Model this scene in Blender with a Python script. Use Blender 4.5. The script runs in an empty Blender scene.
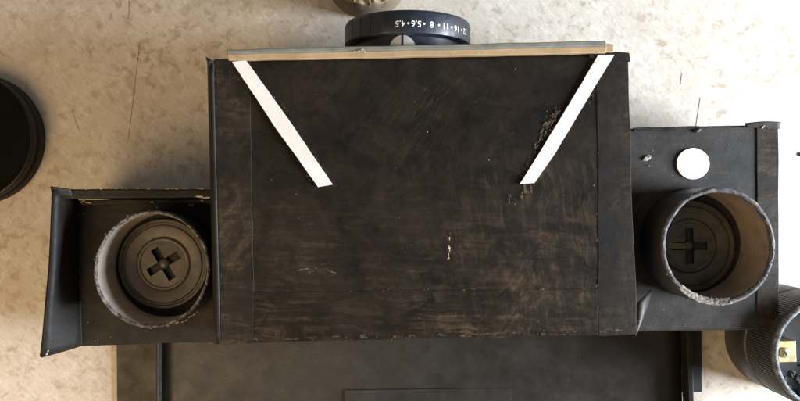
import bpy, bmesh, math, random
from mathutils import Vector, Matrix, noise

random.seed(7)
MM = 0.001
SC = bpy.context.scene
COL = SC.collection

# ------------------------------------------------------------------ camera
HC, FP = 420.0, 720.0            # camera height over the floor (mm), focal length in photo pixels
cam_d = bpy.data.cameras.new('camera')
cam = bpy.data.objects.new('camera', cam_d)
COL.objects.link(cam)
cam.location = (0, 0, HC * MM)
cam.rotation_euler = (0, 0, 0)
cam_d.sensor_width = 36.0
cam_d.lens = 36.0 * FP / 800.0
cam_d.clip_start = 0.01
cam_d.clip_end = 20.0
SC.camera = cam

# ------------------------------------------------------------------ light
w = bpy.data.worlds.new('World')
SC.world = w
w.use_nodes = True
bg = w.node_tree.nodes['Background']
bg.inputs[0].default_value = (1.0, 0.92, 0.82, 1)
bg.inputs[1].default_value = 0.205


def area(name, loc, target, sx, sy, power, color):
    d = bpy.data.lights.new(name, 'AREA')
    d.shape = 'RECTANGLE'
    d.size, d.size_y = sx, sy
    d.energy = power
    d.color = color
    o = bpy.data.objects.new(name, d)
    o.location = loc
    o.rotation_euler = (Vector(target) - Vector(loc)).to_track_quat('-Z', 'Y').to_euler()
    COL.objects.link(o)
    return o


# cool window to the right and behind, warm room light from the near side
area('window_light', (0.92, -0.11, 0.29), (0.12, 0.03, 0.0), 0.42, 0.34, 43.0, (0.80, 0.89, 1.0))
area('room_light', (-0.42, -0.32, 0.58), (-0.10, 0.0, 0.0), 0.46, 0.46, 3.2, (1.0, 0.68, 0.34))

SC.view_settings.view_transform = 'Standard'
SC.view_settings.look = 'None'
SC.view_settings.exposure = 0.0
SC.view_settings.gamma = 1.0
SC.view_settings.use_curve_mapping = False


# ------------------------------------------------------------------ helpers
def P(px, py, z):
    """the place (mm) at height z that the photograph shows at (px, py)"""
    s = (HC - z) / FP
    return Vector(((px - 400.0) * s, (200.5 - py) * s, z))


def nz(x, y, z, k):
    return noise.noise(Vector((x * k, y * k, z * k)))


def link(name, me, parent=None, mats=()):
    o = bpy.data.objects.new(name, me)
    COL.objects.link(o)
    for m in mats:
        me.materials.append(m)
    if parent is not None:
        o.parent = parent
    return o


def base_of(parent):
    b = Vector((0, 0, 0))
    while parent is not None:
        b += Vector(parent.location)
        parent = parent.parent
    return b


def mesh_obj(name, verts, faces, mats, parent=None, smooth=True, mi=None, origin=None):
    """verts in mm, world; the object sits at origin (mm) below its parent"""
    b = base_of(parent)
    og = Vector(origin) * MM if origin is not None else b.copy()
    me = bpy.data.meshes.new(name)
    me.from_pydata([tuple(Vector(v) * MM - og) for v in verts], [], faces)
    bm = bmesh.new()
    bm.from_mesh(me)
    bmesh.ops.recalc_face_normals(bm, faces=bm.faces)
    bm.to_mesh(me)
    bm.free()
    for i, p in enumerate(me.polygons):
        p.use_smooth = smooth
        if mi is not None:
            p.material_index = mi[i]
    o = link(name, me, parent, mats if isinstance(mats, (list, tuple)) else [mats])
    o.location = og - b
    return o


def bevel(o, width, seg=3, ang=40):
    m = o.modifiers.new('bevel', 'BEVEL')
    m.width = width * MM
    m.segments = seg
    m.limit_method = 'ANGLE'
    m.angle_limit = math.radians(ang)
    m.harden_normals = True
    return o


def empty(name, loc, label, cat, group=None):
    o = bpy.data.objects.new(name, None)
    o.empty_display_size = 0.01
    o.location = Vector(loc) * MM
    COL.objects.link(o)
    o['label'] = label
    o['category'] = cat
    if group:
        o['group'] = group
    return o


def lerp(a, b, t):
    return a + (b - a) * t


def panel(name, cs, z0, mats, parent=None, nx=24, ny=20, r=1.0, wob=0.3, dz=0.15, k=0.05, seg=3, zfun=None, kz=None):
    """a card panel: top corners TL,TR,BR,BL (mm vectors, z = top), dropped to z0, with uneven edges and face"""
    TL, TR, BR, BL = [Vector(c) for c in cs]
    vs, fs = [], []
    for j in range(ny + 1):
        for i in range(nx + 1):
            u, v = i / nx, j / ny
            p = lerp(lerp(TL, TR, u), lerp(BL, BR, u), v)
            ex = nz(p.x, p.y, p.z + 3, k) * wob
            ey = nz(p.x, p.y, p.z + 47, k) * wob
            p = p + Vector((ex, ey, nz(p.x, p.y, 91, kz or k * 0.7) * dz))
            if zfun:
                p.z += zfun(u, v)
            vs.append(p)
    W = nx + 1
    for j in range(ny):
        for i in range(nx):
            a = j * W + i
            fs.append((a, a + 1, a + 1 + W, a + W))
    ring = [i for i in range(nx + 1)] + [j * W + nx for j in range(1, ny + 1)] + [ny * W + i for i in range(nx - 1, -1, -1)] + [j * W for j in range(ny - 1, 0, -1)]
    n0 = len(vs)
    for q in ring:
        p = vs[q].copy()
        p.z = z0
        vs.append(p)
    m = len(ring)
    for q in range(m):
        q2 = (q + 1) % m
        fs.append((ring[q], n0 + q, n0 + q2, ring[q2]))
    fs.append(tuple(n0 + q for q in range(m)))
    o = mesh_obj(name, vs, fs, mats, parent)
    if r:
        bevel(o, r, seg)
    return o


def prism(name, pts, z0, z1, mats, parent=None, r=0.0, seg=2, smooth=True):
    """upright prism over an xy outline (mm)"""
    n = len(pts)
    vs = [Vector((p[0], p[1], z1)) for p in pts] + [Vector((p[0], p[1], z0)) for p in pts]
    fs = [tuple(range(n)), tuple(range(2 * n - 1, n - 1, -1))]
    for i in range(n):
        j = (i + 1) % n
        fs.append((i, n + i, n + j, j))
    o = mesh_obj(name, vs, fs, mats, parent, smooth=bool(r) and smooth)
    if r:
        bevel(o, r, seg)
    return o


def lathe(name, prof, c, mats, parent=None, seg=96, mi=None, fn=None, axis='Z', closed=False, smooth=True, top=False, bot=False):
    """profile of (radius, height) turned round an axis through c (mm); fn(p, r, h, ang, k) may move a point"""
    vs, fs, mm_ = [], [], []
    n = len(prof)
    for s in range(seg):
        a = 2 * math.pi * s / seg
        for q, (r, h) in enumerate(prof):
            if axis == 'Z':
                p = Vector((r * math.cos(a), r * math.sin(a), h))
            else:
                p = Vector((r * math.sin(a), h, r * math.cos(a)))
            if fn:
                p = fn(p, r, h, a, q)
            vs.append(Vector(c) + p)
    rng = n if closed else n - 1
    for s in range(seg):
        t = (s + 1) % seg
        for q in range(rng):
            q2 = (q + 1) % n
            fs.append((s * n + q, t * n + q, t * n + q2, s * n + q2))
            mm_.append(mi[q] if mi else 0)
    if bot:
        fs.append(tuple(s * n for s in range(seg)))
        mm_.append(0)
    if top:
        fs.append(tuple(s * n + n - 1 for s in range(seg)))
        mm_.append(mi[-1] if mi else 0)
    o = mesh_obj(name, vs, fs, mats, parent, mi=mm_, smooth=smooth)
    o.data.set_sharp_from_angle(angle=math.radians(38))
    return o


def ribbon(name, rows, th, mats, parent=None):
    """a bent sheet: rows of points (mm), thickened by a solidify modifier"""
    ny, nx = len(rows), len(rows[0])
    vs = [p for row in rows for p in row]
    fs = []
    for j in range(ny - 1):
        for i in range(nx - 1):
            a = j * nx + i
            fs.append((a, a + 1, a + 1 + nx, a + nx))
    o = mesh_obj(name, vs, fs, mats, parent)
    m = o.modifiers.new('thick', 'SOLIDIFY')
    m.thickness = th * MM
    m.offset = 0
    return o


def bumpy_chip(vs, fs, c, rx, ry, h, rot, n=7, jag=0.4):
    """an uneven flake or crumb added to vs, fs"""
    b = len(vs)
    ring = []
    for i in range(n):
        a = 2 * math.pi * i / n
        k = 1 + random.uniform(-jag, jag)
        x, y = rx * k * math.cos(a), ry * k * math.sin(a)
        ring.append(Vector((x * math.cos(rot) - y * math.sin(rot), x * math.sin(rot) + y * math.cos(rot), 0)))
    for p in ring:
        vs.append(c + p)
    for p in ring:
        vs.append(c + p * 0.7 + Vector((0, 0, h)))
    for i in range(n):
        j = (i + 1) % n
        fs.append((b + i, b + j, b + n + j, b + n + i))
    fs.append(tuple(b + n + i for i in range(n)))


def ragged(vs, fs, c, a, b, rot, seed, kx=0.5, ky=0.5, thr=0.0, res=0.3, h=0.1):
    """a thin scraped or glued patch with a torn outline: half sizes a, b (mm), noise frequency kx, ky; cells below thr are gone"""
    nx, ny = max(2, int(2 * a / res)), max(2, int(2 * b / res))
    idx = {}
    cr, sr = math.cos(rot), math.sin(rot)
    def vert(i, j):
        if (i, j) not in idx:
            x = lerp(-a, a, i / nx) + 0.5 * res * nz(i * 7.3, j * 3.1, seed, 0.37)
            y = lerp(-b, b, j / ny) + 0.5 * res * nz(i * 5.7, j * 4.9, seed + 9, 0.41)
            z = h * (0.5 + nz(x * 3, y * 3, seed, 0.9))
            idx[(i, j)] = len(vs)
            vs.append(Vector((c.x + x * cr - y * sr, c.y + x * sr + y * cr, c.z + z)))
        return idx[(i, j)]
    for j in range(ny):
        for i in range(nx):
            x, y = lerp(-a, a, (i + 0.5) / nx), lerp(-b, b, (j + 0.5) / ny)
            f = 1 - (x / a) ** 2 - (y / b) ** 2
            v = noise.noise(Vector((x * kx, y * ky, seed))) + 0.5 * noise.noise(Vector((x * kx * 2.7, y * ky * 2.7, seed + 5))) + 0.25 * noise.noise(Vector((x * kx * 6, y * ky * 6, seed + 8)))
            if v + 0.55 * (f - 1) > thr:
                fs.append((vert(i, j), vert(i + 1, j), vert(i + 1, j + 1), vert(i, j + 1)))


# ------------------------------------------------------------------ materials
class NT:
    def __init__(self, name):
        self.m = bpy.data.materials.new(name)
        self.m.use_nodes = True
        self.t = self.m.node_tree
        self.b = self.t.nodes['Principled BSDF']
        self._c = None

    def n(self, typ, **kw):
        nd = self.t.nodes.new(typ)
        for k, v in kw.items():
            setattr(nd, k, v)
        return nd

    def l(self, a, b):
        self.t.links.new(a, b)

    def coord(self):
        if self._c is None:
            tc = self.n('ShaderNodeTexCoord')
            mp = self.n('ShaderNodeMapping')
            mp.inputs['Scale'].default_value = (1000, 1000, 1000)      # shader works in mm
            self.l(tc.outputs['Object'], mp.inputs['Vector'])
            self._c = mp.outputs[0]
        return self._c

    def mapped(self, scale=(1, 1, 1), rot=0.0, loc=(0, 0, 0)):
        a = self.n('ShaderNodeMapping', vector_type='POINT')
        a.inputs['Rotation'].default_value = (0, 0, rot)
        self.l(self.coord(), a.inputs['Vector'])
        b = self.n('ShaderNodeMapping')
        b.inputs['Scale'].default_value = scale
        b.inputs['Location'].default_value = loc
        self.l(a.outputs[0], b.inputs['Vector'])
        return b.outputs[0]

    def noise(self, scale, detail=4, rough=0.55, dist=0.0, vec=None, out='Fac'):
        nd = self.n('ShaderNodeTexNoise')
        nd.inputs['Scale'].default_value = scale
        nd.inputs['Detail'].default_value = detail
        nd.inputs['Roughness'].default_value = rough
        nd.inputs['Distortion'].default_value = dist
        self.l(vec if vec is not None else self.coord(), nd.inputs['Vector'])
        return nd.outputs[out]

    def ramp(self, fac, a, b, va=0.0, vb=1.0):
        nd = self.n('ShaderNodeMapRange')
        nd.inputs[1].default_value = a
        nd.inputs[2].default_value = b
        nd.inputs[3].default_value = va
        nd.inputs[4].default_value = vb
        self.l(fac, nd.inputs[0])
        return nd.outputs[0]

    def math(self, op, a, b):
        nd = self.n('ShaderNodeMath', operation=op)
        for i, v in enumerate((a, b)):
            if isinstance(v, (int, float)):
                nd.inputs[i].default_value = v
            else:
                self.l(v, nd.inputs[i])
        return nd.outputs[0]

    def mix(self, fac, a, b):
        nd = self.n('ShaderNodeMix', data_type='RGBA')
        for i, v in ((0, fac), (6, a), (7, b)):
            if isinstance(v, (int, float)):
                nd.inputs[i].default_value = v
            elif isinstance(v, tuple):
                nd.inputs[i].default_value = (*v, 1)
            else:
                self.l(v, nd.inputs[i])
        return nd.outputs[2]

    def color(self, v):
        if isinstance(v, tuple):
            self.b.inputs['Base Color'].default_value = (*v, 1)
        else:
            self.l(v, self.b.inputs['Base Color'])

    def rough(self, v):
        if isinstance(v, (int, float)):
            self.b.inputs['Roughness'].default_value = v
        else:
            self.l(v, self.b.inputs['Roughness'])

    def spec(self, v):
        self.b.inputs['Specular IOR Level'].default_value = v

    def bump(self, h, strength, dist):
        nd = self.n('ShaderNodeBump')
        nd.inputs['Strength'].default_value = strength
        nd.inputs['Distance'].default_value = dist * MM
        self.l(h, nd.inputs['Height'])
        self.l(nd.outputs[0], self.b.inputs['Normal'])


BROWN = (0.122, 0.086, 0.053)


def black_card(name, dark=(0.009, 0.008, 0.007), light=(0.019, 0.0165, 0.0145), scuff=0.5, lid=False, rough=0.5, spec=0.35, speck=True):
    n = NT(name)
    base = n.mix(n.ramp(n.noise(0.035, 5, 0.6, 0.6), 0.35, 0.68), dark, light)
    # brush strokes across the card in several directions, browner where the paint is thin
    def stroke(sc, rot, loc, lo, hi, dist):
        wob = n.n('ShaderNodeVectorMath', operation='ADD')
        ws = n.n('ShaderNodeVectorMath', operation='SCALE')
        ws.inputs['Scale'].default_value = 2.6
        n.l(n.noise(0.03, 3, 0.55, 0.0, out='Color'), ws.inputs[0])
        n.l(n.mapped(sc, rot, loc), wob.inputs[0])
        n.l(ws.outputs[0], wob.inputs[1])
        a = n.ramp(n.noise(1.0, 8, 0.72, dist, wob.outputs[0]), lo, hi)
        br = n.ramp(n.noise(0.10, 6, 0.74, 0.6), 0.38, 0.66)          # breaks in the stroke
        return n.math('MULTIPLY', a, br)
    s1 = stroke((0.030, 0.36, 0.1), 0.03, (0, 0, 0), 0.46, 0.78, 0.5)
    s2 = stroke((0.36, 0.040, 0.1), 0.62, (5, 3, 1), 0.45, 0.78, 0.8)
    s3 = stroke((0.38, 0.042, 0.1), -0.15, (15, 9, 4), 0.45, 0.78, 0.7)
    m1 = n.ramp(n.noise(0.017, 3, 0.5, 0.4), 0.40, 0.62)
    m2 = n.ramp(n.noise(0.022, 3, 0.5, 0.4, n.mapped((1, 1, 1), 0, (40, 12, 3))), 0.44, 0.62)
    if lid:
        sx = n.n('ShaderNodeSeparateXYZ')
        n.l(n.coord(), sx.inputs[0])
        low = n.ramp(sx.outputs['Y'], 15.0, -50.0)            # thin paint towards the near edge of the lid
        rgt = n.ramp(sx.outputs['X'], -25.0, 75.0)
        m1 = n.math('MULTIPLY', n.math('ADD', n.math('MULTIPLY', m1, 0.6), 0.4), low)
        m2 = n.math('MULTIPLY', m2, n.math('ADD', n.math('MULTIPLY', rgt, 0.8), 0.2))
        m3 = n.math('MULTIPLY', n.math('MULTIPLY', n.ramp(sx.outputs['Y'], 35.0, 5.0), rgt), 0.6)
    else:
        m3 = n.math('MULTIPLY', m1, 0.5)
    sc = n.math('ADD', n.math('MULTIPLY', s1, m1), n.math('ADD', n.math('MULTIPLY', s2, m2), n.math('MULTIPLY', s3, m3)))
    sc = n.math('MINIMUM', n.math('MULTIPLY', sc, scuff), 1.0)
    hz_ = n.math('MULTIPLY', n.ramp(n.noise(0.045, 7, 0.74, 0.9, n.mapped((1, 1.6, 1), 0.4, (11, 2, 8))), 0.44, 0.72), 0.13 if lid else 0.08)
    col = n.mix(sc, n.mix(hz_, base, BROWN), BROWN)
    if speck:
        sp = n.ramp(n.noise(0.55, 2, 0.5), 0.75, 0.80)
        col = n.mix(n.math('MULTIPLY', sp, 0.35), col, (0.22, 0.19, 0.15))
    n.color(col)
    n.rough(n.ramp(n.noise(0.09, 4, 0.6), 0.3, 0.7, rough - 0.08, rough + 0.14))
    n.spec(spec)
    hgt = n.math('ADD', n.math('MULTIPLY', n.noise(0.30, 6, 0.65, 0.3), 0.6), n.math('MULTIPLY', n.noise(1.0, 4, 0.6, 0.2, n.mapped((0.06, 0.8, 0.3), 0.2)), 0.4))
    n.bump(hgt, 0.35, 0.5)
    return n.m


def simple(name, c1, c2, scale, rough=0.5, spec=0.4, bump=0.2, bdist=0.2, bscale=None, metal=0.0):
    n = NT(name)
    n.color(n.mix(n.ramp(n.noise(scale, 5, 0.6, 0.4), 0.34, 0.66), c1, c2))
    n.rough(n.ramp(n.noise(scale * 1.7, 3), 0.3, 0.7, rough - 0.07, rough + 0.09))
    n.spec(spec)
    n.b.inputs['Metallic'].default_value = metal
    if bump:
        n.bump(n.noise(bscale or scale * 4, 5, 0.6), bump, bdist)
    return n.m


M_LID = black_card('painted lid card', dark=(0.0060, 0.0048, 0.0037), light=(0.0155, 0.0120, 0.0088), scuff=1.4, lid=True, spec=0.14)
M_STRIP = black_card('painted tape strip', dark=(0.0075, 0.0062, 0.0052), light=(0.0175, 0.0143, 0.0115), scuff=1.0, spec=0.2)
M_CARD = black_card('painted side card', dark=(0.010, 0.009, 0.008), light=(0.018, 0.016, 0.014), scuff=0.28, spec=0.22)
M_WING = black_card('painted plate card', dark=(0.012, 0.0108, 0.0102), light=(0.023, 0.0208, 0.0192), scuff=0.5)
M_TRAY = black_card('painted tray card', dark=(0.014, 0.0128, 0.0112), light=(0.024, 0.022, 0.0195), scuff=0.2, rough=0.42, spec=0.4)
M_TUBEBLACK = black_card('painted tube', dark=(0.016, 0.018, 0.022), light=(0.035, 0.038, 0.044), scuff=0.2, rough=0.5)
M_INNER = simple('brown tube board', (0.16, 0.128, 0.095), (0.24, 0.195, 0.148), 0.10, 0.75, 0.2, 0.35, 0.3)
M_INNERPALE = simple('pale tube board', (0.34, 0.275, 0.21), (0.45, 0.375, 0.30), 0.10, 0.7, 0.25, 0.35, 0.3)
M_WOOD = simple('tan board edge', (0.34, 0.235, 0.13), (0.45, 0.32, 0.18), 0.09, 0.6, 0.3, 0.2, 0.15)
M_GREYCARD = simple('grey board edge', (0.15, 0.152, 0.130), (0.22, 0.218, 0.188), 0.12, 0.5, 0.4, 0.2, 0.15)
def white_paper():
    n = NT('white paper')
    base = n.mix(n.ramp(n.noise(0.06, 5, 0.6, 0.4), 0.34, 0.66), (0.80, 0.735, 0.705), (0.87, 0.82, 0.79))
    fib = n.ramp(n.noise(1.0, 5, 0.7, 0.3, n.mapped((0.25, 1.6, 1), 1.0)), 0.5, 0.75)
    base = n.mix(n.math('MULTIPLY', fib, 0.25), base, (0.66, 0.61, 0.57))
    gr = n.ramp(n.noise(0.28, 6, 0.72, 0.5), 0.58, 0.76)
    base = n.mix(n.math('MULTIPLY', gr, 0.45), base, (0.46, 0.40, 0.35))
    n.color(base)
    n.rough(0.65)
    n.spec(0.3)
    n.bump(n.math('ADD', n.noise(0.5, 5, 0.6), n.noise(0.12, 3, 0.5)), 0.3, 0.3)
    return n.m


M_WHITE = white_paper()
M_KNOB = simple('worn black plastic', (0.036, 0.031, 0.024), (0.080, 0.068, 0.052), 0.16, 0.38, 0.5, 0.25, 0.12, 1.2)
M_KNOBDARK = simple('dark slot plastic', (0.010, 0.009, 0.008), (0.016, 0.014, 0.012), 0.2, 0.6, 0.3, 0)
M_RING = simple('black anodised ring', (0.007, 0.010, 0.019), (0.011, 0.0155, 0.027), 0.2, 0.44, 0.55, 0.06, 0.05, 3.0)
M_BARREL = simple('blue black barrel', (0.010, 0.014, 0.026), (0.014, 0.019, 0.034), 0.2, 0.38, 0.55, 0.05, 0.05, 3.0)
M_PRINT = simple('white engraved paint', (0.78, 0.78, 0.76), (0.84, 0.84, 0.82), 0.5, 0.5, 0.3, 0)
M_SILVER = simple('pale index metal', (0.42, 0.42, 0.40), (0.50, 0.50, 0.48), 0.3, 0.45, 0.5, 0.05, 0.05, metal=0.25)
M_SEAM = simple('dull seam ring', (0.14, 0.14, 0.135), (0.2, 0.2, 0.19), 0.3, 0.5, 0.4, 0)
M_CAP = simple('black cap plastic', (0.003, 0.003, 0.0025), (0.005, 0.005, 0.0045), 0.05, 0.65, 0.06, 0.12, 0.1, 2.0)
M_CAPRIM = simple('black cap rim', (0.006, 0.006, 0.006), (0.010, 0.009, 0.009), 0.05, 0.40, 0.35, 0.08, 0.1, 2.0)
M_GRIP = simple('ribbed black plastic', (0.030, 0.030, 0.030), (0.048, 0.047, 0.046), 0.1, 0.45, 0.5, 0.1, 0.1, 2.0)
M_BRASS = simple('dull brass', (0.52, 0.40, 0.20), (0.62, 0.50, 0.28), 0.12, 0.42, 0.5, 0.1, 0.1, metal=0.75)
M_TAN = simple('torn board fibre', (0.44, 0.32, 0.20), (0.60, 0.48, 0.34), 0.35, 0.8, 0.2, 0.5, 0.3)
M_INNERTAN = simple('torn brown board', (0.20, 0.14, 0.085), (0.32, 0.235, 0.15), 0.35, 0.8, 0.2, 0.5, 0.3)
M_GLUE = simple('dried dark glue', (0.018, 0.016, 0.014), (0.045, 0.036, 0.026), 0.8, 0.25, 0.6, 0.3, 0.2)
M_HAIR = simple('dark hair', (0.10, 0.075, 0.05), (0.14, 0.105, 0.07), 0.3, 0.5, 0.3, 0)
M_DUST = simple('pale dust', (0.24, 0.22, 0.185), (0.44, 0.41, 0.36), 0.6, 0.8, 0.2, 0)
M_SCRAPE = simple('scraped brown board', (0.050, 0.037, 0.024), (0.130, 0.097, 0.064), 0.9, 0.8, 0.2, 0.4, 0.2)
M_WEAR = simple('rubbed brown paint', (0.045, 0.033, 0.021), (0.115, 0.084, 0.053), 0.6, 0.7, 0.2, 0.3, 0.2)
M_SMEAR = simple('chalky smear', (0.06, 0.057, 0.052), (0.12, 0.112, 0.10), 0.8, 0.8, 0.2, 0)


def torn_rim_mat(name, paint, tan, lo, hi):
    n = NT(name)
    f = n.ramp(n.noise(0.30, 6, 0.75, 0.5), lo, hi)
    c2 = n.mix(n.ramp(n.noise(0.8, 4, 0.6), 0.35, 0.65), tan, (tan[0] * 1.35, tan[1] * 1.4, tan[2] * 1.5))
    n.color(n.mix(f, paint, c2))
    n.rough(0.75)
    n.spec(0.25)
    n.bump(n.noise(0.9, 6, 0.7), 0.7, 0.5)
    return n.m


M_RIM_R = torn_rim_mat('torn rim blue grey', (0.055, 0.059, 0.068), (0.24, 0.20, 0.16), 0.46, 0.78)
M_RIM_L = torn_rim_mat('torn rim dark', (0.050, 0.048, 0.048), (0.40, 0.34, 0.28), 0.42, 0.72)
M_RIM_P = torn_rim_mat('torn rim pale', (0.12, 0.105, 0.09), (0.27, 0.225, 0.18), 0.40, 0.66)
M_RIM_F = torn_rim_mat('torn rim smoke', (0.09, 0.10, 0.115), (0.24, 0.25, 0.25), 0.45, 0.62)
M_PAPER_OUT = simple('grey brown tube paper', (0.12, 0.090, 0.058), (0.18, 0.135, 0.09), 0.06, 0.7, 0.3, 0.3, 0.2)


def floor_mat():
    n = NT('mottled cream vinyl')
    warp = n.n('ShaderNodeVectorMath', operation='ADD')
    nv = n.noise(0.05, 3, 0.55, 0.0, out='Color')
    sc = n.n('ShaderNodeVectorMath', operation='SCALE')
    sc.inputs['Scale'].default_value = 5.0
    n.l(nv, sc.inputs[0])
    n.l(n.coord(), warp.inputs[0])
    n.l(sc.outputs[0], warp.inputs[1])
    wv = warp.outputs[0]
    base = n.mix(n.ramp(n.noise(0.018, 4, 0.6, 0.6), 0.35, 0.65), (0.56, 0.49, 0.41), (0.66, 0.60, 0.52))
    # blotches of darker tan, some mm wide, in loose clouds
    cl = n.ramp(n.noise(0.03, 3, 0.5, 0.3, n.mapped((1, 1, 1), 0, (7, 3, 9))), 0.38, 0.6)
    bl = n.ramp(n.noise(0.17, 5, 0.62, 0.4, wv), 0.52, 0.64)
    base = n.mix(n.math('MULTIPLY', n.math('MULTIPLY', bl, n.math('ADD', n.math('MULTIPLY', cl, 0.5), 0.5)), 0.88), base, (0.385, 0.30, 0.215))
    # pale patches
    sw = n.ramp(n.noise(0.17, 4, 0.6, 0.5, n.mapped((1, 1, 1), 0, (31, 17, 2))), 0.53, 0.68)
    base = n.mix(n.math('MULTIPLY', sw, 0.55), base, (0.76, 0.71, 0.63))
    # fine slanting grain
    gr = n.ramp(n.noise(1.0, 6, 0.7, 0.6, n.mapped((0.55, 0.16, 0.2), -0.75)), 0.42, 0.70)
    base = n.mix(n.math('MULTIPLY', gr, 0.5), base, (0.42, 0.335, 0.24))
    sp = n.ramp(n.noise(0.45, 3, 0.5), 0.66, 0.74)
    base = n.mix(n.math('MULTIPLY', sp, 0.4), base, (0.34, 0.25, 0.16))
    n.color(base)
    n.rough(n.ramp(n.noise(0.06, 4), 0.3, 0.7, 0.36, 0.52))
    n.spec(0.4)
    n.bump(n.math('ADD', n.noise(0.10, 5, 0.6, 0.6), n.math('MULTIPLY', n.noise(0.6, 4, 0.6), 0.4)), 0.22, 0.6)
    return n.m


# ------------------------------------------------------------------ floor
fl = mesh_obj('floor', [(-900, 900, 0), (900, 900, 0), (900, -900, 0), (-900, -900, 0)], [(0, 1, 2, 3)], floor_mat(), smooth=False)
fl['kind'] = 'structure'
fl['label'] = 'mottled cream vinyl floor'

# ------------------------------------------------------------------ tray under the camera
ZT = 13.0
tray = empty('back_cover', P(410, 400, 0), 'shallow black card tray lying flat on the floor below the camera body', 'camera back')
T0 = 1.6
panel('flange', [P(116, 190, T0), P(240, 190, T0), P(240, 470, T0), P(117, 470, T0)], 0.0, M_TRAY, tray, 8, 24, 0.4, 0.25, 0.0)
panel('flange', [P(600, 150, T0), P(699, 150, T0), P(702.5, 392, T0), P(600, 394, T0)], 0.0, M_TRAY, tray, 8, 24, 0.4, 0.25, 0.0)
panel('tray_bottom', [P(158, 190, 3.4), P(677, 190, 3.4), P(684, 470, 3.4), P(160, 470, 3.4)], 1.7, M_TRAY, tray, 30, 20, 0.0, 0.0, 0.12, 0.02)
# side walls leaning very slightly, top edge rubbed
def wall(name, a, b, h, th, mats, parent, lean=0.0):
    d = (b - a).normalized()
    nrm = Vector((-d.y, d.x, 0))
    n_ = 24
    vs, fs = [], []
    for i in range(n_ + 1):
        p = lerp(a, b, i / n_)
        w_ = nz(p.x, p.y, 5, 0.05) * 0.35
        q = p + nrm * w_
        hh = h + nz(p.x, p.y, 11, 0.06) * 0.35
        vs += [q, q + nrm * th, q + nrm * (th + lean) + Vector((0, 0, hh)), q + nrm * lean + Vector((0, 0, hh))]
    for i in range(n_):
        o_ = i * 4
        for s in range(4):
            t = (s + 1) % 4
            fs.append((o_ + s, o_ + t, o_ + 4 + t, o_ + 4 + s))
    fs.append((0, 1, 2, 3))
    fs.append(tuple(n_ * 4 + s for s in range(4)))
    o = mesh_obj(name, vs, fs, mats, parent)
    bevel(o, min(0.5, th * 0.35), 2)
    return o
wall('side_wall', P(675, 190, 3.0), P(685, 470, 3.0), ZT - 3.3, 3.0, M_CARD, tray)
wall('side_wall', P(163, 470, 3.0), P(162, 190, 3.0), ZT - 5.3, 1.2, M_CARD, tray)
wall('end_wall', P(660, 194, 3.4), P(170, 194, 3.4), ZT - 3.7, 2.4, M_TRAY, tray)
panel('inner_card', [P(345, 390, 4.1), P(511, 388, 4.1), P(513, 470, 4.1), P(344, 470, 4.1)], 3.3, M_TRAY, tray, 12, 8, 0.08, 0.3, 0.1)

# ------------------------------------------------------------------ the camera
ZB = 80.0       # top of the lid
ZW = 45.0       # top of the side plates
camr = empty('cardboard_camera', P(420, 200, ZT), 'homemade black cardboard camera with two white paper strips on its lid', 'camera')

# lid: box body with seams covered by tape strips
LT = lambda px, py, dz=0.0: P(px, py, ZB + dz)
panel('box_body', [LT(210, 59.5), LT(627, 52), LT(636, 334), LT(217, 345)], ZT, M_LID, camr, 70, 50, 2.6, 0.7, 0.5, 0.03, 4)
def strip(name, q, dz, mats, r=0.15, nx=10, ny=40, wob=0.5, th=0.9):
    return panel(name, [LT(*c, dz) for c in q], ZB - th, mats, camr, nx, ny, r, wob, 0.5, 0.05, 2, None, 0.021)
strip('tape_strip', [(597, 56), (627.5, 54), (637, 334.5), (598.5, 336)], 0.24, M_STRIP)
strip('tape_strip', [(211.5, 61), (250, 61.5), (254, 343), (217.5, 344.5)], 0.18, M_STRIP)
strip('tape_strip', [(254, 292), (598, 289), (598, 335), (254, 342)], 0.22, M_LID, 0.15, 50, 8)
# corner tapes over the board end
strip('corner_tape', [(214, 59.5), (249.5, 58.5), (251, 64), (215, 65)], 0.75, M_STRIP, 0.25, 10, 4, 0.6)
strip('corner_tape', [(589, 50), (629, 53), (630, 62), (590, 58)], 0.8, M_STRIP, 0.25, 10, 4, 0.6)

def ear(name, pts, th, mats):
    """a small stiff ear of folded tape: quad rows of points"""
    return ribbon(name, pts, th, mats, camr)
# top-left ear
rows = []
for j in range(5):
    t = j / 4
    a = P(lerp(206, 211, t), lerp(57, 76, t), ZB + lerp(2.5, -1.5, t))
    b = P(lerp(214, 214.5, t), lerp(61, 76, t), ZB + lerp(0.3, -0.4, t))
    rows.append([a, lerp(a, b, 0.5) + Vector((0, 0, lerp(-0.6, 0.4, t))), b])
ear('tape_ear', rows, 0.8, M_STRIP)
# near right ear: a loose fin of tape standing off the side of the box
rows = []
for j in range(9):
    t = j / 8
    top = P(lerp(651, 635, t ** 1.3), lerp(290, 336, t), lerp(70, 79, t))
    inn = P(lerp(637.5, 635, t), lerp(303, 336, t), lerp(77, 79, t))
    rows.append([inn, lerp(inn, top, 0.5) + Vector((0.3, -0.6, 1.0)) * math.sin(math.pi * t), top])
ear('tape_ear', rows, 0.7, M_STRIP)
# left rolled edge of the lid cloth
rows = []
for j in range(25):
    t = j / 24
    x, y = lerp(209.5, 216.5, t), lerp(63, 344, t)
    k = 1 + 0.35 * nz(y, 0, 3, 0.02)
    rows.append([LT(x + 4.0, y, 0.75), LT(x + 1.2 * k, y, 0.55), LT(x - 0.8 * k, y, -1.0), LT(x - 1.6, y, -3.4), LT(x - 1.6, y, -9)])
ribbon('edge_tape', rows, 0.7, M_CARD, camr)

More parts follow.
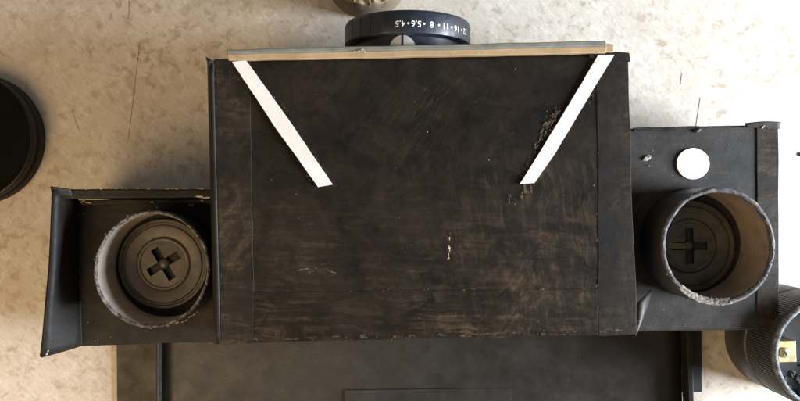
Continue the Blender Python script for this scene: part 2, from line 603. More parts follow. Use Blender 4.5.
# the front board across the box (edge seen from above)
panel('front_board', [P(226, 49.5, 85), P(606, 40.5, 85), P(607, 46.2, 85), P(227, 53.6, 85)], ZT, M_GREYCARD, camr, 50, 2, 0.6, 0.35, 0.3, 0.06)
panel('board_backing', [P(227, 53.7, 82.6), P(607, 46.3, 82.6), P(606, 52.8, 82.6), P(228, 60.2, 82.6)], ZT, M_WOOD, camr, 50, 2, 0.4, 0.3, 0.3, 0.06)
panel('front_card', [P(602, 42, 82.5), P(614, 44.5, 82.5), P(614, 52, 82.5), P(602, 52, 82.5)], 60, M_WOOD, camr, 6, 4, 0.5, 0.3, 0.1)
vs, fs = [], []
for (px, py, rx, ry, rot) in ((355, 51.8, 1.5, 0.5, 0.1), (359, 51.0, 1.8, 0.5, 0.3), (362, 50.0, 1.1, 0.6, 0.5), (364, 52, 0.9, 0.4, 0), (477, 53, 1.5, 0.35, 0.05)):
    bumpy_chip(vs, fs, P(px, py, 85.0), rx, ry, 0.35, rot)
c = mesh_obj('paint_chips', vs, fs, M_DUST, camr, smooth=False)
c['kind'] = 'stuff'

# white paper strips
def paper(pts, z):
    """long paper strip with slightly hand-cut edges; pts = (left edge list), (right edge list) in the photo"""
    L, R = pts
    n_ = 24
    outl = []
    def along(lst, t):
        f = t * (len(lst) - 1)
        i = min(int(f), len(lst) - 2)
        return [lerp(lst[i][q], lst[i + 1][q], f - i) for q in (0, 1)]
    for i in range(n_ + 1):
        x, y = along(L, i / n_)
        outl.append(P(x + 0.35 * nz(x, y, 1, 0.15), y, z))
    for i in range(n_, -1, -1):
        x, y = along(R, i / n_)
        outl.append(P(x + 0.35 * nz(x, y, 9, 0.15), y, z))
    return outl
prism('paper_strip', paper([[(232, 62), (254, 95), (277, 130), (299, 160), (318, 187)], [(246, 60.5), (268, 91), (290, 122), (311, 153), (332.5, 184.5)]], ZB + 1.0), ZB - 0.3, ZB + 1.0, M_WHITE, camr)
prism('paper_strip', paper([[(598.5, 55), (579, 88), (559, 121), (540, 152), (520, 184)], [(614.5, 55), (596, 85), (575, 120), (556, 152), (534.5, 183)]], ZB + 1.1), ZB - 0.3, ZB + 1.1, M_WHITE, camr)

# dried glue squeezed out beside the strips, scraped fibres, worn and chalky places on the lid
def lid_part(name, mat, items):
    vs, fs = [], []
    for (px, py, a, b, rot, seed, kx, ky, thr, z) in items:
        ragged(vs, fs, P(px, py, ZB + z), a, b, rot, seed, kx, ky, thr, 0.28, 0.14)
    o = mesh_obj(name, vs, fs, mat, camr, smooth=True)
    o['kind'] = 'stuff'
    return o
lid_part('glue_smears', M_GLUE, [
    (284, 107, 3.4, 1.5, -0.85, 3, 0.9, 0.9, -0.1, 0.45),
    (318, 161, 10.0, 1.5, -0.97, 5, 0.5, 0.8, 0.0, 0.40),
    (309, 177, 5.0, 1.2, -0.97, 8, 0.6, 0.8, 0.0, 0.40),
    (552, 121, 9.0, 3.0, 1.02, 11, 0.5, 0.7, 0.05, 0.45),
    (530, 160, 9.0, 1.3, 1.02, 14, 0.5, 0.9, 0.0, 0.42),
    (592, 97, 5.0, 1.2, 1.02, 17, 0.5, 0.9, 0.15, 0.42)])
lid_part('scraped_fibres', M_SCRAPE, [
    (550, 122, 8.5, 3.4, 1.05, 21, 0.35, 1.3, 0.10, 0.55),
    (543, 134, 5.5, 2.2, 1.05, 23, 0.35, 1.3, 0.12, 0.55),
    (535, 148, 7.0, 1.2, 1.05, 25, 0.35, 1.3, 0.12, 0.50),
    (527, 193, 3.6, 4.4, 0.08, 27, 1.1, 0.16, 0.05, 0.45),
    (512, 200, 3.0, 3.6, 0.08, 29, 1.1, 0.16, 0.18, 0.42)])
wear = []
for k in range(16):          # rubbed through along the near edge
    t = (k + 0.5) / 16
    wear.append((lerp(222, 634, t) + random.uniform(-4, 4), lerp(341.5, 331.5, t) - abs(random.gauss(0, 1.2)), random.uniform(3.5, 9.0), random.uniform(0.7, 1.8), 0.02, 40 + k, 0.22, 1.3, 0.16, 0.42))
for k in range(9):           # along the seams
    wear.append((597.5 + random.gauss(0, 0.6), 70 + 29 * k, 0.5, random.uniform(2, 6), 0.0, 80 + k, 1.2, 0.25, 0.22, 0.65))
    wear.append((lerp(270, 585, k / 8), lerp(291.5, 289, k / 8), random.uniform(3, 7), 0.6, 0.0, 95 + k, 0.25, 1.2, 0.25, 0.55))
wear += [(596, 285, 1.5, 1.5, 0, 120, 0.8, 0.8, 0.1, 0.7), (450, 232, 0.30, 3.0, -0.03, 122, 0.8, 0.3, 0.0, 0.45)]
lid_part('worn_edges', M_WEAR, wear)
lid_part('thin_scratch', M_TAN, [(449.6, 246, 0.42, 5.6, -0.07, 131, 1.2, 0.25, -0.12, 0.5), (448.6, 258, 0.5, 3.2, -0.05, 133, 1.2, 0.3, -0.2, 0.5)])
lid_part('chalk_smear', M_SMEAR, [(303, 270, 4.2, 1.1, 0.15, 141, 0.4, 1.3, 0.0, 0.45), (316, 268, 4.0, 0.9, 0.5, 143, 0.4, 1.3, 0.05, 0.45), (326, 263, 3.4, 0.8, 0.25, 145, 0.4, 1.3, 0.05, 0.45), (331, 271, 4.0, 0.9, -0.25, 147, 0.4, 1.3, 0.05, 0.45)])
vs, fs = [], []
for i in range(30):         # dust
    px, py = random.uniform(218, 630), random.uniform(64, 338)
    s = random.choice((0.1, 0.12, 0.16, 0.22, 0.3))
    bumpy_chip(vs, fs, P(px, py, ZB + 0.5), s, s * 0.7, 0.15, random.uniform(0, 3), 5)
for i in range(70):
    px, py = random.uniform(642, 774), random.uniform(132, 328)
    s = random.choice((0.12, 0.16, 0.2, 0.3))
    bumpy_chip(vs, fs, P(px, py, ZW + 0.2), s, s * 0.7, 0.15, random.uniform(0, 3), 5)
for i in range(50):
    px, py = random.uniform(82, 208), random.uniform(206, 342)
    s = random.choice((0.12, 0.16, 0.2, 0.3))
    bumpy_chip(vs, fs, P(px, py, ZW + 0.2), s, s * 0.7, 0.15, random.uniform(0, 3), 5)
o = mesh_obj('dust', vs, fs, M_DUST, camr, smooth=False)
o['kind'] = 'stuff'

# ---- right side plate
R_ = lambda px, py, dz=0.0: P(px, py, ZW + dz)
panel('side_plate', [R_(620, 129), R_(778, 124), R_(778.5, 329), R_(620, 332)], ZT + 0.3, M_WING, camr, 30, 34, 1.2, 0.5, 0.3, 0.04, 3)
panel('edge_strip', [R_(757, 125, 0.7), R_(778.5, 124, 0.7), R_(779, 328, 0.7), R_(757.5, 329, 0.7)], ZW - 0.8, M_STRIP, camr, 8, 30, 0.25, 0.4, 0.3, 0.05, 2)
panel('edge_strip', [R_(634, 127.2, 0.6), R_(700, 126.4, 0.6), R_(700, 130.5, 0.6), R_(634, 131, 0.6)], ZW - 0.8, M_STRIP, camr, 24, 3, 0.25, 0.5, 0.3, 0.08, 2)
rows = []
for j in range(7):
    t = j / 6
    row = []
    for i in range(13):
        u = i / 12
        x = lerp(745, 780, u)
        y = lerp(123.2 - 1.8 * math.sin(u * math.pi * 0.8), 127.5 + 1.5 * u, t)
        lift = 1.1 * (1 - t) ** 2 * (0.35 + 0.65 * math.sin(u * math.pi * 0.85))
        row.append(R_(x + (2.0 * u if j == 0 else 0), y, 0.75 + lift))
    rows.append(row)
ribbon('corner_tape', rows, 0.5, M_STRIP, camr)
pts = [P(693.3 + 16.3 * math.cos(a), 163.7 + 15.6 * math.sin(a), ZW + 0.9) for a in [2 * math.pi * i / 72 for i in range(72)]]
prism('white_dot', pts, ZW - 0.4, ZW + 0.9, M_WHITE, camr)
# paint flakes standing on the plate
vs, fs = [], []
bumpy_chip(vs, fs, P(647, 158, ZW + 0.3), 2.0, 1.1, 0.6, 0.5, 6, 0.5)
bumpy_chip(vs, fs, P(650, 157, ZW + 0.8), 1.0, 0.5, 0.5, 0.0, 5, 0.3)
bumpy_chip(vs, fs, P(649, 166, ZW + 0.3), 0.5, 0.4, 0.3, 0.0, 5)
bumpy_chip(vs, fs, P(763, 127, ZW + 1.2), 1.6, 0.5, 0.3, 0.9, 6)
c = mesh_obj('paint_flakes', vs, fs, M_DUST, camr, smooth=False)
c['kind'] = 'stuff'
lump = mesh_obj('tape_lump', *(lambda a, b: (bumpy_chip(a, b, P(697, 130.5, ZW + 0.3), 2.2, 1.1, 1.0, 0.2, 9), (a, b))[1])([], []), M_TUBEBLACK, camr)

# ---- left side chamber: floor plate, flared end wall, far ledge
panel('side_plate', [P(70, 200, ZW), P(222, 200, ZW), P(222, 342, ZW), P(76, 346, ZW)], ZT + 0.3, M_CARD, camr, 30, 30, 0.8, 0.4, 0.3, 0.04, 3)
# flared end wall
rows = []
for j in range(21):
    t = j / 20
    ft = t ** 3
    b_ = P(lerp(77, 79.5, t), lerp(199, 346, t), ZW)
    tp = P(lerp(53.5, 46, t) - 5.5 * ft, lerp(190, 352, t) + 5 * ft, 68 - 3 * ft)
    row = []
    for i in range(7):
        u = i / 6
        p = lerp(b_, tp, u)
        p.x -= 1.3 * math.sin(math.pi * u) * (1 - 0.5 * t) * -1
        p.x += 0.35 * nz(p.y, p.z, 3, 0.05)
        row.append(p)
    rows.append(row)
ribbon('end_wall', rows, 1.8, M_CARD, camr)
panel('end_base', [P(62, 200, ZW + 0.5), P(80, 200, ZW + 0.5), P(82, 345, ZW + 0.5), P(66, 347, ZW + 0.5)], ZT + 0.3, M_CARD, camr, 4, 24, 0.4, 0.4, 0.1)
# far ledge: folded card, two layers
panel('ledge', [P(53, 188.6, 64), P(214, 189, 64), P(214, 197.5, 64), P(54, 199, 64)], ZT + 0.3, M_CARD, camr, 40, 3, 0.9, 0.5, 0.5, 0.06, 3)
panel('ledge_lip', [P(80, 199.8, 53), P(214, 199.0, 53), P(214, 203.5, 53), P(80, 205, 53)], ZW - 1, M_CARD, camr, 40, 3, 0.6, 0.4, 0.3, 0.06, 3)
# corner fold
rows = []
for j in range(5):
    t = j / 4
    rows.append([P(lerp(50.5, 53, t) + 20 * u, lerp(186.5, 196, t) + 3.0 * u * (1 - t), lerp(67, 64.6, t) - 1.2 * u) for u in (0, .25, .5, .75, 1)])
ribbon('corner_tape', rows, 0.8, M_TUBEBLACK, camr)
vs, fs = [], []
for (px, py, z, rx, ry, rot) in ((83, 201, 53.2, 1.4, 0.6, 0.6), (88, 202.5, 53.2, 1.6, 0.4, -0.1), (200, 196.6, 64.2, 2.3, 0.6, -0.1), (206, 197.6, 64.2, 2.2, 0.5, 0.05), (202, 200.5, 53.2, 0.9, 0.5, 0.3), (152, 202, 53.2, 1.2, 0.4, 0),
                                 (78.5, 215, 46, 0.6, 0.25, 0.3), (84, 213, 46, 0.6, 0.25, 0.3), (60, 190.3, 65.6, 1.2, 0.4, 0.3), (66, 191.5, 65.2, 0.8, 0.3, 0.2), (190, 205, 53, 0.6, 0.3, 0), (193, 204.6, 53, 0.5, 0.3, 0)):
    bumpy_chip(vs, fs, P(px, py, z), rx, ry, 0.3, rot)
for i in range(26):
    px = random.uniform(75, 205)
    bumpy_chip(vs, fs, P(px, 188.9 + random.gauss(0, 0.3), 64.2), random.uniform(0.2, 0.9), 0.18, 0.2, random.gauss(0, 0.1))
for (px, py, r_) in ((43, 352, 0.7), (46, 354, 0.9), (44, 347, 0.6), (48, 351, 0.5), (43, 343, 0.5), (45, 338, 0.35)):
    bumpy_chip(vs, fs, P(px, py, 63.5), r_, r_ * 0.6, 0.4, random.uniform(0, 3))
o = mesh_obj('torn_edges', vs, fs, M_TAN, camr, smooth=False)
o['kind'] = 'stuff'
vs, fs = [], []
for j in range(40):
    t = j / 39
    px = 79 + 1.2 * t + random.gauss(0, 0.15)
    if 0.25 < t < 0.9 and random.random() < 0.8:
        bumpy_chip(vs, fs, P(px, lerp(215, 340, t), ZW + 0.7), 0.7, 0.14, 0.1, 1.57 + random.gauss(0, 0.08), 5, 0.2)
o = mesh_obj('crease_wear', vs, fs, M_SMEAR, camr, smooth=False)
o['kind'] = 'stuff'


# ---- spool tubes
def tube(cx, cy, zr, z0, ro, th, mat_out, mat_in, rim_mat, seed, rag=0.8, lowfn=None):
    cen = P(cx, cy, zr)
    c0 = Vector((cen.x, cen.y, 0))
    def f(p, r, h, a, q):
        j = nz(math.cos(a) * 12, math.sin(a) * 12, seed, 0.10) * 1.0 + nz(math.cos(a) * 40, math.sin(a) * 40, seed, 0.17) * 0.5 + (nz(math.cos(a) * 40, math.sin(a) * 40, seed + q, 0.6) * 0.45 if 2 < q < 8 else 0)
        d = Vector((math.cos(a), math.sin(a), 0))
        sq = 0.35 * math.cos(2 * a + seed)
        p = p + d * sq
        if h > z0 + 5:
            dz = j * rag + (lowfn(a) if lowfn else 0)
            p.z += dz
            p += d * nz(math.cos(a) * 30, math.sin(a) * 30, seed + h + r, 0.2) * 0.35
        return p
    prof = [(ro, z0), (ro, z0 + (zr - z0) * 0.5), (ro, zr - 1.6), (ro - 0.2, zr - 0.6), (ro - 0.7, zr - 0.05), (ro - th * 0.5, zr + 0.15), (ro - th + 0.5, zr - 0.1), (ro - th + 0.1, zr - 0.6), (ro - th, zr - 1.6), (ro - th, z0 + (zr - z0) * 0.5), (ro - th, z0)]
    o = lathe('spool_tube', prof, c0, [mat_out, rim_mat, mat_in], camr, 140, mi=[0, 0, 0, 1, 1, 1, 1, 1, 2, 2], fn=f)
    # furry torn fibres round the rim
    vs, fs = [], []
    rnd = random.Random(seed)
    for i in range(70):
        a = rnd.uniform(0, 2 * math.pi)
        rr = ro - rnd.uniform(0.0, th)
        d = Vector((math.cos(a), math.sin(a), 0))
        j = nz(math.cos(a) * 12, math.sin(a) * 12, seed, 0.10) + nz(math.cos(a) * 40, math.sin(a) * 40, seed, 0.17) * 0.5
        zz = zr + j * rag + (lowfn(a) if lowfn else 0)
        bumpy_chip(vs, fs, c0 + d * rr + Vector((0, 0, zz - 0.1)), rnd.uniform(0.25, 0.8), rnd.uniform(0.1, 0.3), rnd.uniform(0.1, 0.3), a + 1.57 + rnd.gauss(0, 0.5), 6, 0.5)
    t_ = mesh_obj('torn_fibres', vs, fs, rim_mat, o, smooth=False)
    t_['kind'] = 'stuff'
    return o, c0


def knob(cx, cy, z, rad, ang, insert=None):
    c0 = P(cx, cy, z)
    c0.z = 0
    k = rad / 24.0
    prof = [(rad, ZW), (rad, z - 0.6), (rad - 0.5, z), (rad - 1.6, z), (rad - 2.1, z - 0.7), (rad - 2.9, z - 0.7), (rad - 3.4, z - 0.1), (rad - 4.2, z), (14.6 * k, z - 0.9), (14.0 * k, z - 0.2), (13.2 * k, z), (12.4 * k, z - 0.2), (12.2 * k, z - 0.8)]
    o = lathe('winding_knob', prof, c0, [M_KNOB], camr, 96)
    # hub face with a cross shaped opening
    a_, L_, R2 = 2.15 * k, 9.4 * k, 12.3 * k
    zt, zb = z - 0.8, z - 5.0
    bm = bmesh.new()
    def loop(pts):
        v = [bm.verts.new(p) for p in pts]
        return [bm.edges.new((v[i], v[(i + 1) % len(v)])) for i in range(len(v))]
    circ = [Vector((R2 * math.cos(t), R2 * math.sin(t), 0)) for t in [2 * math.pi * i / 64 for i in range(64)]]
    cr = [(a_, a_ * 1.0), (L_, a_), (L_, -a_), (a_, -a_), (a_, -L_), (-a_, -L_), (-a_, -a_), (-L_, -a_), (-L_, a_), (-a_, a_), (-a_, L_), (a_, L_)]
    cr = [Vector((x * math.cos(ang) - y * math.sin(ang), x * math.sin(ang) + y * math.cos(ang), 0)) for x, y in cr]
    e = loop(circ) + loop(cr)
    bmesh.ops.triangle_fill(bm, use_beauty=True, edges=e)
    bm.verts.ensure_lookup_table()
    vs = [v.co + Vector((c0.x, c0.y, zt + 0.25 * (1 - (v.co.length / R2) ** 2))) for v in bm.verts]
    bm.verts.index_update()
    fs = [tuple(v.index for v in f.verts) for f in bm.faces]
    bm.free()
    h = mesh_obj('hub_face', vs, fs, M_KNOB, o, smooth=False)
    n_ = len(cr)
    vs = [Vector((p.x + c0.x, p.y + c0.y, zt + 0.1)) for p in cr] + [Vector((p.x + c0.x, p.y + c0.y, zb)) for p in cr]
    fs = [(i, (i + 1) % n_, n_ + (i + 1) % n_, n_ + i) for i in range(n_)] + [tuple(n_ + i for i in range(n_))]
    mesh_obj('cross_slot', vs, fs, M_KNOBDARK, o, smooth=False)
    dome = [(0.01, zt + 0.5), (1.3 * k, zt + 0.35), (2.3 * k, zt - 0.15), (3.0 * k, zt - 1.0), (3.2 * k, zb)]
    lathe('centre_dome', dome, c0, [M_KNOB], o, 24, top=False)
    if insert:
        q = [Vector((-L_ * 1.25, 1.7 * k, 0)), Vector((-1.6 * k, 1.5 * k, 0)), Vector((-1.6 * k, -1.5 * k, 0)), Vector((-L_ * 1.25, -1.7 * k, 0))]
        prism('wooden_peg', [c0 + p for p in q], zb, zt + 0.7, M_WOODPEG, o, 0.3)
    return o


M_WOODPEG = simple('olive wood peg', (0.085, 0.068, 0.042), (0.14, 0.112, 0.068), 0.3, 0.6, 0.3, 0.3, 0.2)
tube(718.5, 246.5, 76.0, ZW - 2, 28.0, 2.5, M_TUBEBLACK, M_INNER, M_RIM_R, 3, 0.7)
knob(690.0, 246.0, 47.5, 23.6, 0.02, True)
tube(151.0, 269.5, 70.5, ZW - 2, 28.6, 1.7, M_TUBEBLACK, M_INNERPALE, M_RIM_L, 11, 1.0, lambda a: -1.2 * max(0, math.cos(a - math.pi * 1.1)))
knob(163.0, 264.0, 48.5, 23.3, math.radians(31))
# pale torn patch on the near rim of the right tube
cc = P(718.5, 246.5, 76.0)
rows = []
for j in range(41):
    t = j / 40
    a = math.radians(lerp(226, 284, t))
    k = math.sin(math.pi * t) ** 0.5
    row = []
    for i in range(7):
        u = i / 6
        r_ = lerp(27.9 + 0.5 * k * (0.6 + nz(t * 40, 3, 1, 0.5)), 25.2 - 0.9 * k * (0.4 + 1.0 * nz(t * 40, 8, 5, 0.6)), u)
        z_ = 76.15 + 0.5 * nz(t * 40, u * 8, 2, 0.8) - 1.5 * u * u + 0.7 * (nz(math.cos(a) * 12, math.sin(a) * 12, 3, 0.10) + 0.5 * nz(math.cos(a) * 40, math.sin(a) * 40, 3, 0.17)) - (0.5 if t in (0, 1) else 0)
        row.append(Vector((cc.x + r_ * math.cos(a), cc.y + r_ * math.sin(a), z_)))
    rows.append(row)
ribbon('torn_patch', rows, 0.5, M_RIM_P, camr)
# torn ring of glue and paper at the foot of the left tube
vs, fs = [], []
for i in range(70):
    a = math.radians(random.choice((random.gauss(300, 18), random.gauss(205, 9), random.gauss(60, 14))))
    cc = P(156, 268, ZW)
    r_ = 31.0 + random.gauss(0, 0.35)
    bumpy_chip(vs, fs, Vector((cc.x + r_ * math.cos(a), cc.y + r_ * math.sin(a), ZW + 0.2)), random.uniform(0.4, 1.3), random.uniform(0.12, 0.3), 0.25, a + 1.57 + random.gauss(0, 0.2), 6, 0.4)
o = mesh_obj('glue_edge', vs, fs, M_TAN, camr, smooth=False)
o['kind'] = 'stuff'

# ---- lens in front of the board
LX, LZ, LR = 3.9, 55.0, 31.6      # axis position and ring radius
y_front, y_back = 88.6, 77.4
c0 = (LX, 0, LZ)
prof = [(LR - 9, y_front - 3.5), (LR - 3.0, y_front - 0.2), (LR - 1.3, y_front), (LR - 0.7, y_front - 0.25), (LR - 0.3, y_front - 1.0), (LR, y_front - 1.8), (LR, y_back + 1.2), (LR - 0.25, y_back + 0.4), (LR - 0.9, y_back), (LR - 6, y_back)]
ring = lathe('aperture_ring', prof, c0, [M_RING], camr, 160, axis='Y')
lathe('lens_barrel', [(LR - 4.8, y_back + 3), (LR - 4.8, 70.6)], c0, [M_BARREL], camr, 120, axis='Y')
lathe('front_glass', [(0.01, y_front - 5.5), (10, y_front - 4.9), (LR - 9.2, y_front - 3.6)], c0, [M_RING], camr, 64, axis='Y')
def arc_block(name, a0, a1, r0, r1, ya, yb, mats, parent, n_=6, bw=0.3):
    vs, fs = [], []
    for i in range(n_ + 1):
        a = lerp(a0, a1, i / n_)
        for (r, y) in ((r0, ya), (r1, ya), (r1, yb), (r0, yb)):
            vs.append(Vector((LX + r * math.sin(a), y, LZ + r * math.cos(a))))
    for i in range(n_):
        b = i * 4
        for s in range(4):
            t = (s + 1) % 4
            fs.append((b + s, b + t, b + 4 + t, b + 4 + s))
    fs.append((0, 1, 2, 3))
    fs.append(tuple(n_ * 4 + s for s in range(4)))
    o = mesh_obj(name, vs, fs, mats, parent)
    if bw:
        bevel(o, bw, 2)
    return o
for k in range(6):
    a1 = math.radians(-22.4 - 11.75 * k)
    arc_block('grip_rib', a1 - math.radians(11.2), a1, LR - 0.5, LR + 0.22, y_back + 0.7, y_front - 1.6, M_RING, ring, 6, 0.12)

def glyph(body, ang, size, mats, parent, name, yc):
    cu = bpy.data.curves.new('glyph', 'FONT')
    cu.body = body
    cu.size = size
    cu.align_x = 'CENTER'
    cu.align_y = 'CENTER'
    cu.resolution_u = 4
    cu.offset = 0.035
    cu.extrude = 0.0
    t = bpy.data.objects.new('glyph', cu)
    COL.objects.link(t)
    dg = bpy.context.evaluated_depsgraph_get()
    me = bpy.data.meshes.new_from_object(t.evaluated_get(dg))
    bpy.data.objects.remove(t)
    rr = LR + 0.06
    vs = []
    for v in me.vertices:
        x, y = v.co.x, v.co.y
        a = ang - x / rr
        vs.append(Vector((LX + rr * math.sin(a), yc - y, LZ + rr * math.cos(a))))
    fs = [tuple(p.vertices) for p in me.polygons]
    bpy.data.meshes.remove(me)
    return mesh_obj(name, vs, fs, mats, parent, smooth=False)
yc = y_back + 4.6
for k, tx in enumerate(('4,5', '5,6', '8', '11', '16', '22')):
    a = math.radians(-6.9 + 13.6 * k)
    glyph(tx, a, 4.0, M_PRINT, ring, 'numeral', yc)
    if k < 5:
        a = math.radians(-6.9 + 13.6 * (k + 0.5))
        rr = LR + 0.06
        vs = [Vector((LX + rr * math.sin(a + 0.5 * math.cos(t) / rr), yc + 0.5 * math.sin(t), LZ + rr * math.cos(a + 0.5 * math.cos(t) / rr))) for t in [2 * math.pi * i / 16 for i in range(16)]]
        mesh_obj('scale_dot', vs, [tuple(range(16))], M_PRINT, ring, smooth=False)
# pale half-round index plate with a black line, bent round the barrel
ai = math.radians(-5.5)
rr = LR - 3.0
rim = [(6.2 * math.cos(t), 6.4 * math.sin(t)) for t in [math.pi * i / 28 for i in range(29)]]
def bent(x, y, r):
    a = ai + x / r
    return Vector((LX + r * math.sin(a), 70.9 + y, LZ + r * math.cos(a)))
top_ = [bent(x, y, rr) for x, y in rim]
low_ = [bent(x, y, rr - 2.2) for x, y in rim]
n_ = len(rim)
cen = bent(0, 0, rr)
vs = top_ + low_ + [cen]
fs = [(i, i + 1, 2 * n_) for i in range(n_ - 1)] + [(i, n_ + i, n_ + i + 1, i + 1) for i in range(n_ - 1)]
ip = mesh_obj('index_plate', vs, fs, M_SILVER, camr, smooth=False)
vs = [bent(-0.5, 0.0, rr + 0.06), bent(0.5, 0.0, rr + 0.06), bent(0.5, 6.5, rr + 0.06), bent(-0.5, 6.5, rr + 0.06)]
mesh_obj('index_line', vs, [(0, 1, 2, 3)], M_RING, ip, smooth=False)

# ------------------------------------------------------------------ lens cap on the left
zc = 13.0
cc = P(-19, 139.5, 0)
cap = empty('lens_cap', (cc.x, cc.y, 0), 'round flat black cap lying on the floor near the long dark hair', 'lens cap')
rc = 37.6
prof = [(rc, 0.0), (rc, 6.2), (rc - 0.4, 6.8), (rc - 0.9, 7.2), (rc - 0.9, zc - 1.2), (rc - 1.3, zc - 0.3), (rc - 2.0, zc)]
body = lathe('cap_side', prof, (cc.x, cc.y, 0), [M_CAPRIM], cap, 128)
prof = [(rc - 2.0, zc), (rc - 3.6, zc), (rc - 4.2, zc - 0.5), (rc - 4.4, zc - 1.4), (20, zc - 1.5), (0.01, zc - 1.5)]
lathe('cap_face', prof, (cc.x, cc.y, 0), [M_CAP], cap, 128)

# ------------------------------------------------------------------ ribbed cylinder at the near right
hz = 54.0
cr_ = P(831, 355, hz)
cyl = empty('ribbed_mount', (cr_.x, cr_.y, 0), 'round black mount with ribbed grip and a brass plate inside, standing on the floor', 'lens mount')
r_ = 29.6
def mod(p, r, h, a, q):
    return p
lathe('lower_sleeve', [(r_ + 0.2, 0), (r_ + 0.4, 1), (r_ + 0.4, 22.5), (r_ - 0.2, 23.4), (r_ - 0.8, 23.6)], (cr_.x, cr_.y, 0), [M_GRIP], cyl, 120)
lathe('bright_seam', [(r_ - 0.6, 23.5), (r_ + 0.2, 23.7), (r_ + 0.2, 24.0), (r_ - 0.6, 24.2)], (cr_.x, cr_.y, 0), [M_SEAM], cyl, 120)
NR = 130
def knurl(p, r, h, a, q):
    if 0 < q < 6:
        s = (int(round(a / (2 * math.pi) * NR * 4)) % 4)
        d = Vector((math.cos(a), math.sin(a), 0))
        p = p + d * (0.16 if s in (0, 1) else -0.14)
    return p
lathe('ribbed_grip', [(r_ - 1.2, 24.2), (r_ - 0.3, 24.8), (r_, 25.6), (r_, 38), (r_, 50.6), (r_ - 0.4, 51.4), (r_ - 1.2, 52)], (cr_.x, cr_.y, 0), [M_GRIP], cyl, NR * 4, fn=knurl)
def rag(p, r, h, a, q):
    j = nz(math.cos(a) * 40, math.sin(a) * 40, 5, 0.16)
    d = Vector((math.cos(a), math.sin(a), 0))
    if q > 1:
        p = p + d * j * 0.5
        p.z += j * 0.9 + nz(math.cos(a) * 12, math.sin(a) * 12, 9, 0.1) * 0.8
    return p
rt = lathe('torn_rim', [(r_ - 0.9, 50), (r_ - 0.6, 52), (r_ - 0.5, hz - 0.6), (r_ - 1.1, hz), (r_ - 2.0, hz + 0.2), (r_ - 2.9, hz - 0.2), (r_ - 3.1, hz - 1.2), (r_ - 3.1, hz - 5)], (cr_.x, cr_.y, 0), [M_RIM_F], cyl, 160, fn=rag)
lathe('inner_sleeve', [(r_ - 3.2, hz - 4), (r_ - 3.4, hz - 10), (r_ - 3.4, hz - 17)], (cr_.x, cr_.y, 0), [M_TUBEBLACK], cyl, 96)
lathe('inner_disc', [(r_ - 3.5, hz - 16.8), (16, hz - 16.6), (0.01, hz - 16.6)], (cr_.x, cr_.y, 0), [M_GRIP], cyl, 64)
zb_ = hz - 8.0
pl = prism('brass_plate', [P(777.5, 341, zb_), P(796, 340.5, zb_), P(796.5, 362, zb_), P(778.5, 362.5, zb_)], hz - 16.6, zb_, M_BRASS, cyl, 0.4)
sc_ = P(784.5, 352.5, zb_)
lathe('screw', [(2.7, zb_), (2.7, zb_ + 0.5), (2.2, zb_ + 1.0), (1.2, zb_ + 1.3), (0.01, zb_ + 1.4)], (sc_.x, sc_.y, 0), [M_BRASS], pl, 32)
for a in (0.5, 0.5 + math.pi / 2):
    d = Vector((math.cos(a), math.sin(a), 0))
    e_ = Vector((-d.y, d.x, 0)) * 0.22
    prism('screw_slot', [Vector((sc_.x, sc_.y, 0)) + d * 1.5 + e_, Vector((sc_.x, sc_.y, 0)) + d * 1.5 - e_, Vector((sc_.x, sc_.y, 0)) - d * 1.5 - e_, Vector((sc_.x, sc_.y, 0)) - d * 1.5 + e_], zb_ + 0.6, zb_ + 1.46 + 0.03 * a, M_KNOBDARK, pl)
vs, fs = [], []
for i in range(22):          # scraps of glue and fibre inside
    px, py = random.gauss(796, 7), random.gauss(382, 9)
    bumpy_chip(vs, fs, P(px, py, hz - 16.4), random.uniform(0.8, 2.6), random.uniform(0.4, 1.3), random.uniform(0.3, 0.9), random.uniform(0, 3), 7, 0.5)
o = mesh_obj('glue_scraps', vs, fs, M_RIM_F, cyl, smooth=False)
o['kind'] = 'stuff'

# ------------------------------------------------------------------ torn cardboard tube behind the lens
ct = P(367, -23, 0)
rt_ = 24.3
tb = empty('cardboard_ring', (ct.x, ct.y, 0), 'torn end of a brown cardboard tube standing on the floor behind the lens', 'cardboard tube')
def tear(p, r, h, a, q):
    d = Vector((math.cos(a), math.sin(a), 0))
    right = 0.5 + 0.5 * math.cos(a)
    if 1 <= q <= 6:
        f = {1: 0.5, 2: 0.93, 3: 1, 4: 1, 5: 1, 6: 0.5}[q]
        lo = -15.0 * right ** 2 + 3.2 * nz(math.cos(a) * 20, math.sin(a) * 20, 2, 0.16) + 3.4 * nz(math.cos(a) * 20, math.sin(a) * 20, 21, 0.40) + 1.4 * nz(math.cos(a) * 20, math.sin(a) * 20, 41, 1.1)
        p.z += lo * f
        if q in (3, 4):
            p += d * nz(math.cos(a) * 20, math.sin(a) * 20, 31, 0.3) * 0.8
    return p
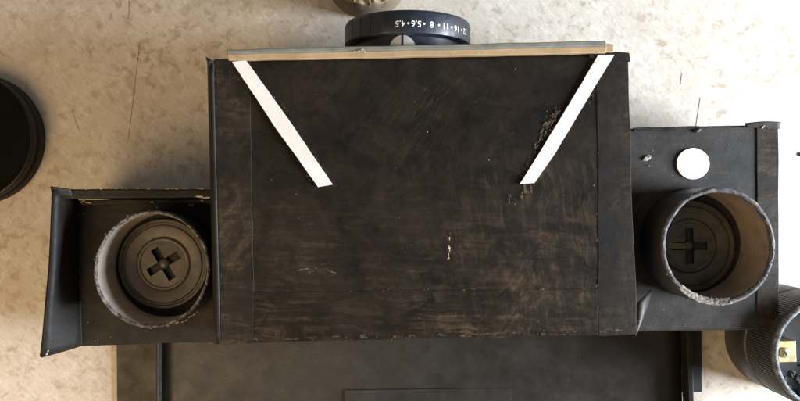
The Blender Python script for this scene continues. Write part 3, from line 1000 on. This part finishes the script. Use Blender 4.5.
lathe('tube_wall', [(rt_, 0), (rt_, 17), (rt_, 31), (rt_ - 0.4, 33), (rt_ - 1.7, 33.5), (rt_ - 2.6, 32.6), (rt_ - 2.6, 17), (rt_ - 2.6, 0)], (ct.x, ct.y, 0), [M_PAPER_OUT, M_INNERTAN], tb, 160, mi=[0, 0, 1, 1, 1, 1, 1], fn=tear)

# ------------------------------------------------------------------ hairs and a crumb on the floor
def hair(px, r, label):
    n_ = 14
    pts = []
    for i in range(n_ + 1):
        t = i / n_
        f = t * (len(px) - 1)
        k = min(int(f), len(px) - 2)
        a, b = px[k], px[k + 1]
        pts.append(P(lerp(a[0], b[0], f - k), lerp(a[1], b[1], f - k), r + 0.02))
    vs, fs = [], []
    S = 6
    for i, p in enumerate(pts):
        d = (pts[min(i + 1, n_)] - pts[max(i - 1, 0)]).normalized()
        s = Vector((-d.y, d.x, 0))
        rr = r * (0.35 if i in (0, n_) else 1)
        for q in range(S):
            a = 2 * math.pi * q / S
            vs.append(p + s * math.cos(a) * rr + Vector((0, 0, math.sin(a) * rr)))
    for i in range(n_):
        for q in range(S):
            q2 = (q + 1) % S
            fs.append((i * S + q, i * S + q2, (i + 1) * S + q2, (i + 1) * S + q))
    fs.append(tuple(range(S)))
    fs.append(tuple(n_ * S + q for q in range(S)))
    o = mesh_obj('hair', vs, fs, M_HAIR, origin=pts[n_ // 2])
    o['label'] = label
    o['category'] = 'hair'
    o['group'] = 'loose hairs on the floor'
    return o
hair([(140, 43), (136.5, 70), (132.5, 105), (128, 141)], 0.10, 'longest loose hair, thin and dark, on the floor between the cap and the camera box')
hair([(72, 109), (75, 119), (80, 133)], 0.075, 'short slanting hair on the floor beside the round black cap')
hair([(129, 0), (129.5, 10), (128, 20)], 0.08, 'hair at the far edge of the floor above the longest hair')
hair([(682, 73), (680.5, 85)], 0.07, 'very short hair on the bright floor beyond the white dot')
hair([(700.5, 97), (697, 120), (696, 127)], 0.08, 'fine hair on the floor touching the black plate with the white dot')
vs, fs = [], []
bumpy_chip(vs, fs, P(799.5, 155, 0.0), 0.8, 1.5, 0.8, 0.2, 8, 0.4)
o = mesh_obj('crumb', vs, fs, M_HAIR, origin=P(799.5, 156, 0))
o['label'] = 'small dark crumb on the floor beside the plate with the white dot'
o['category'] = 'crumb'
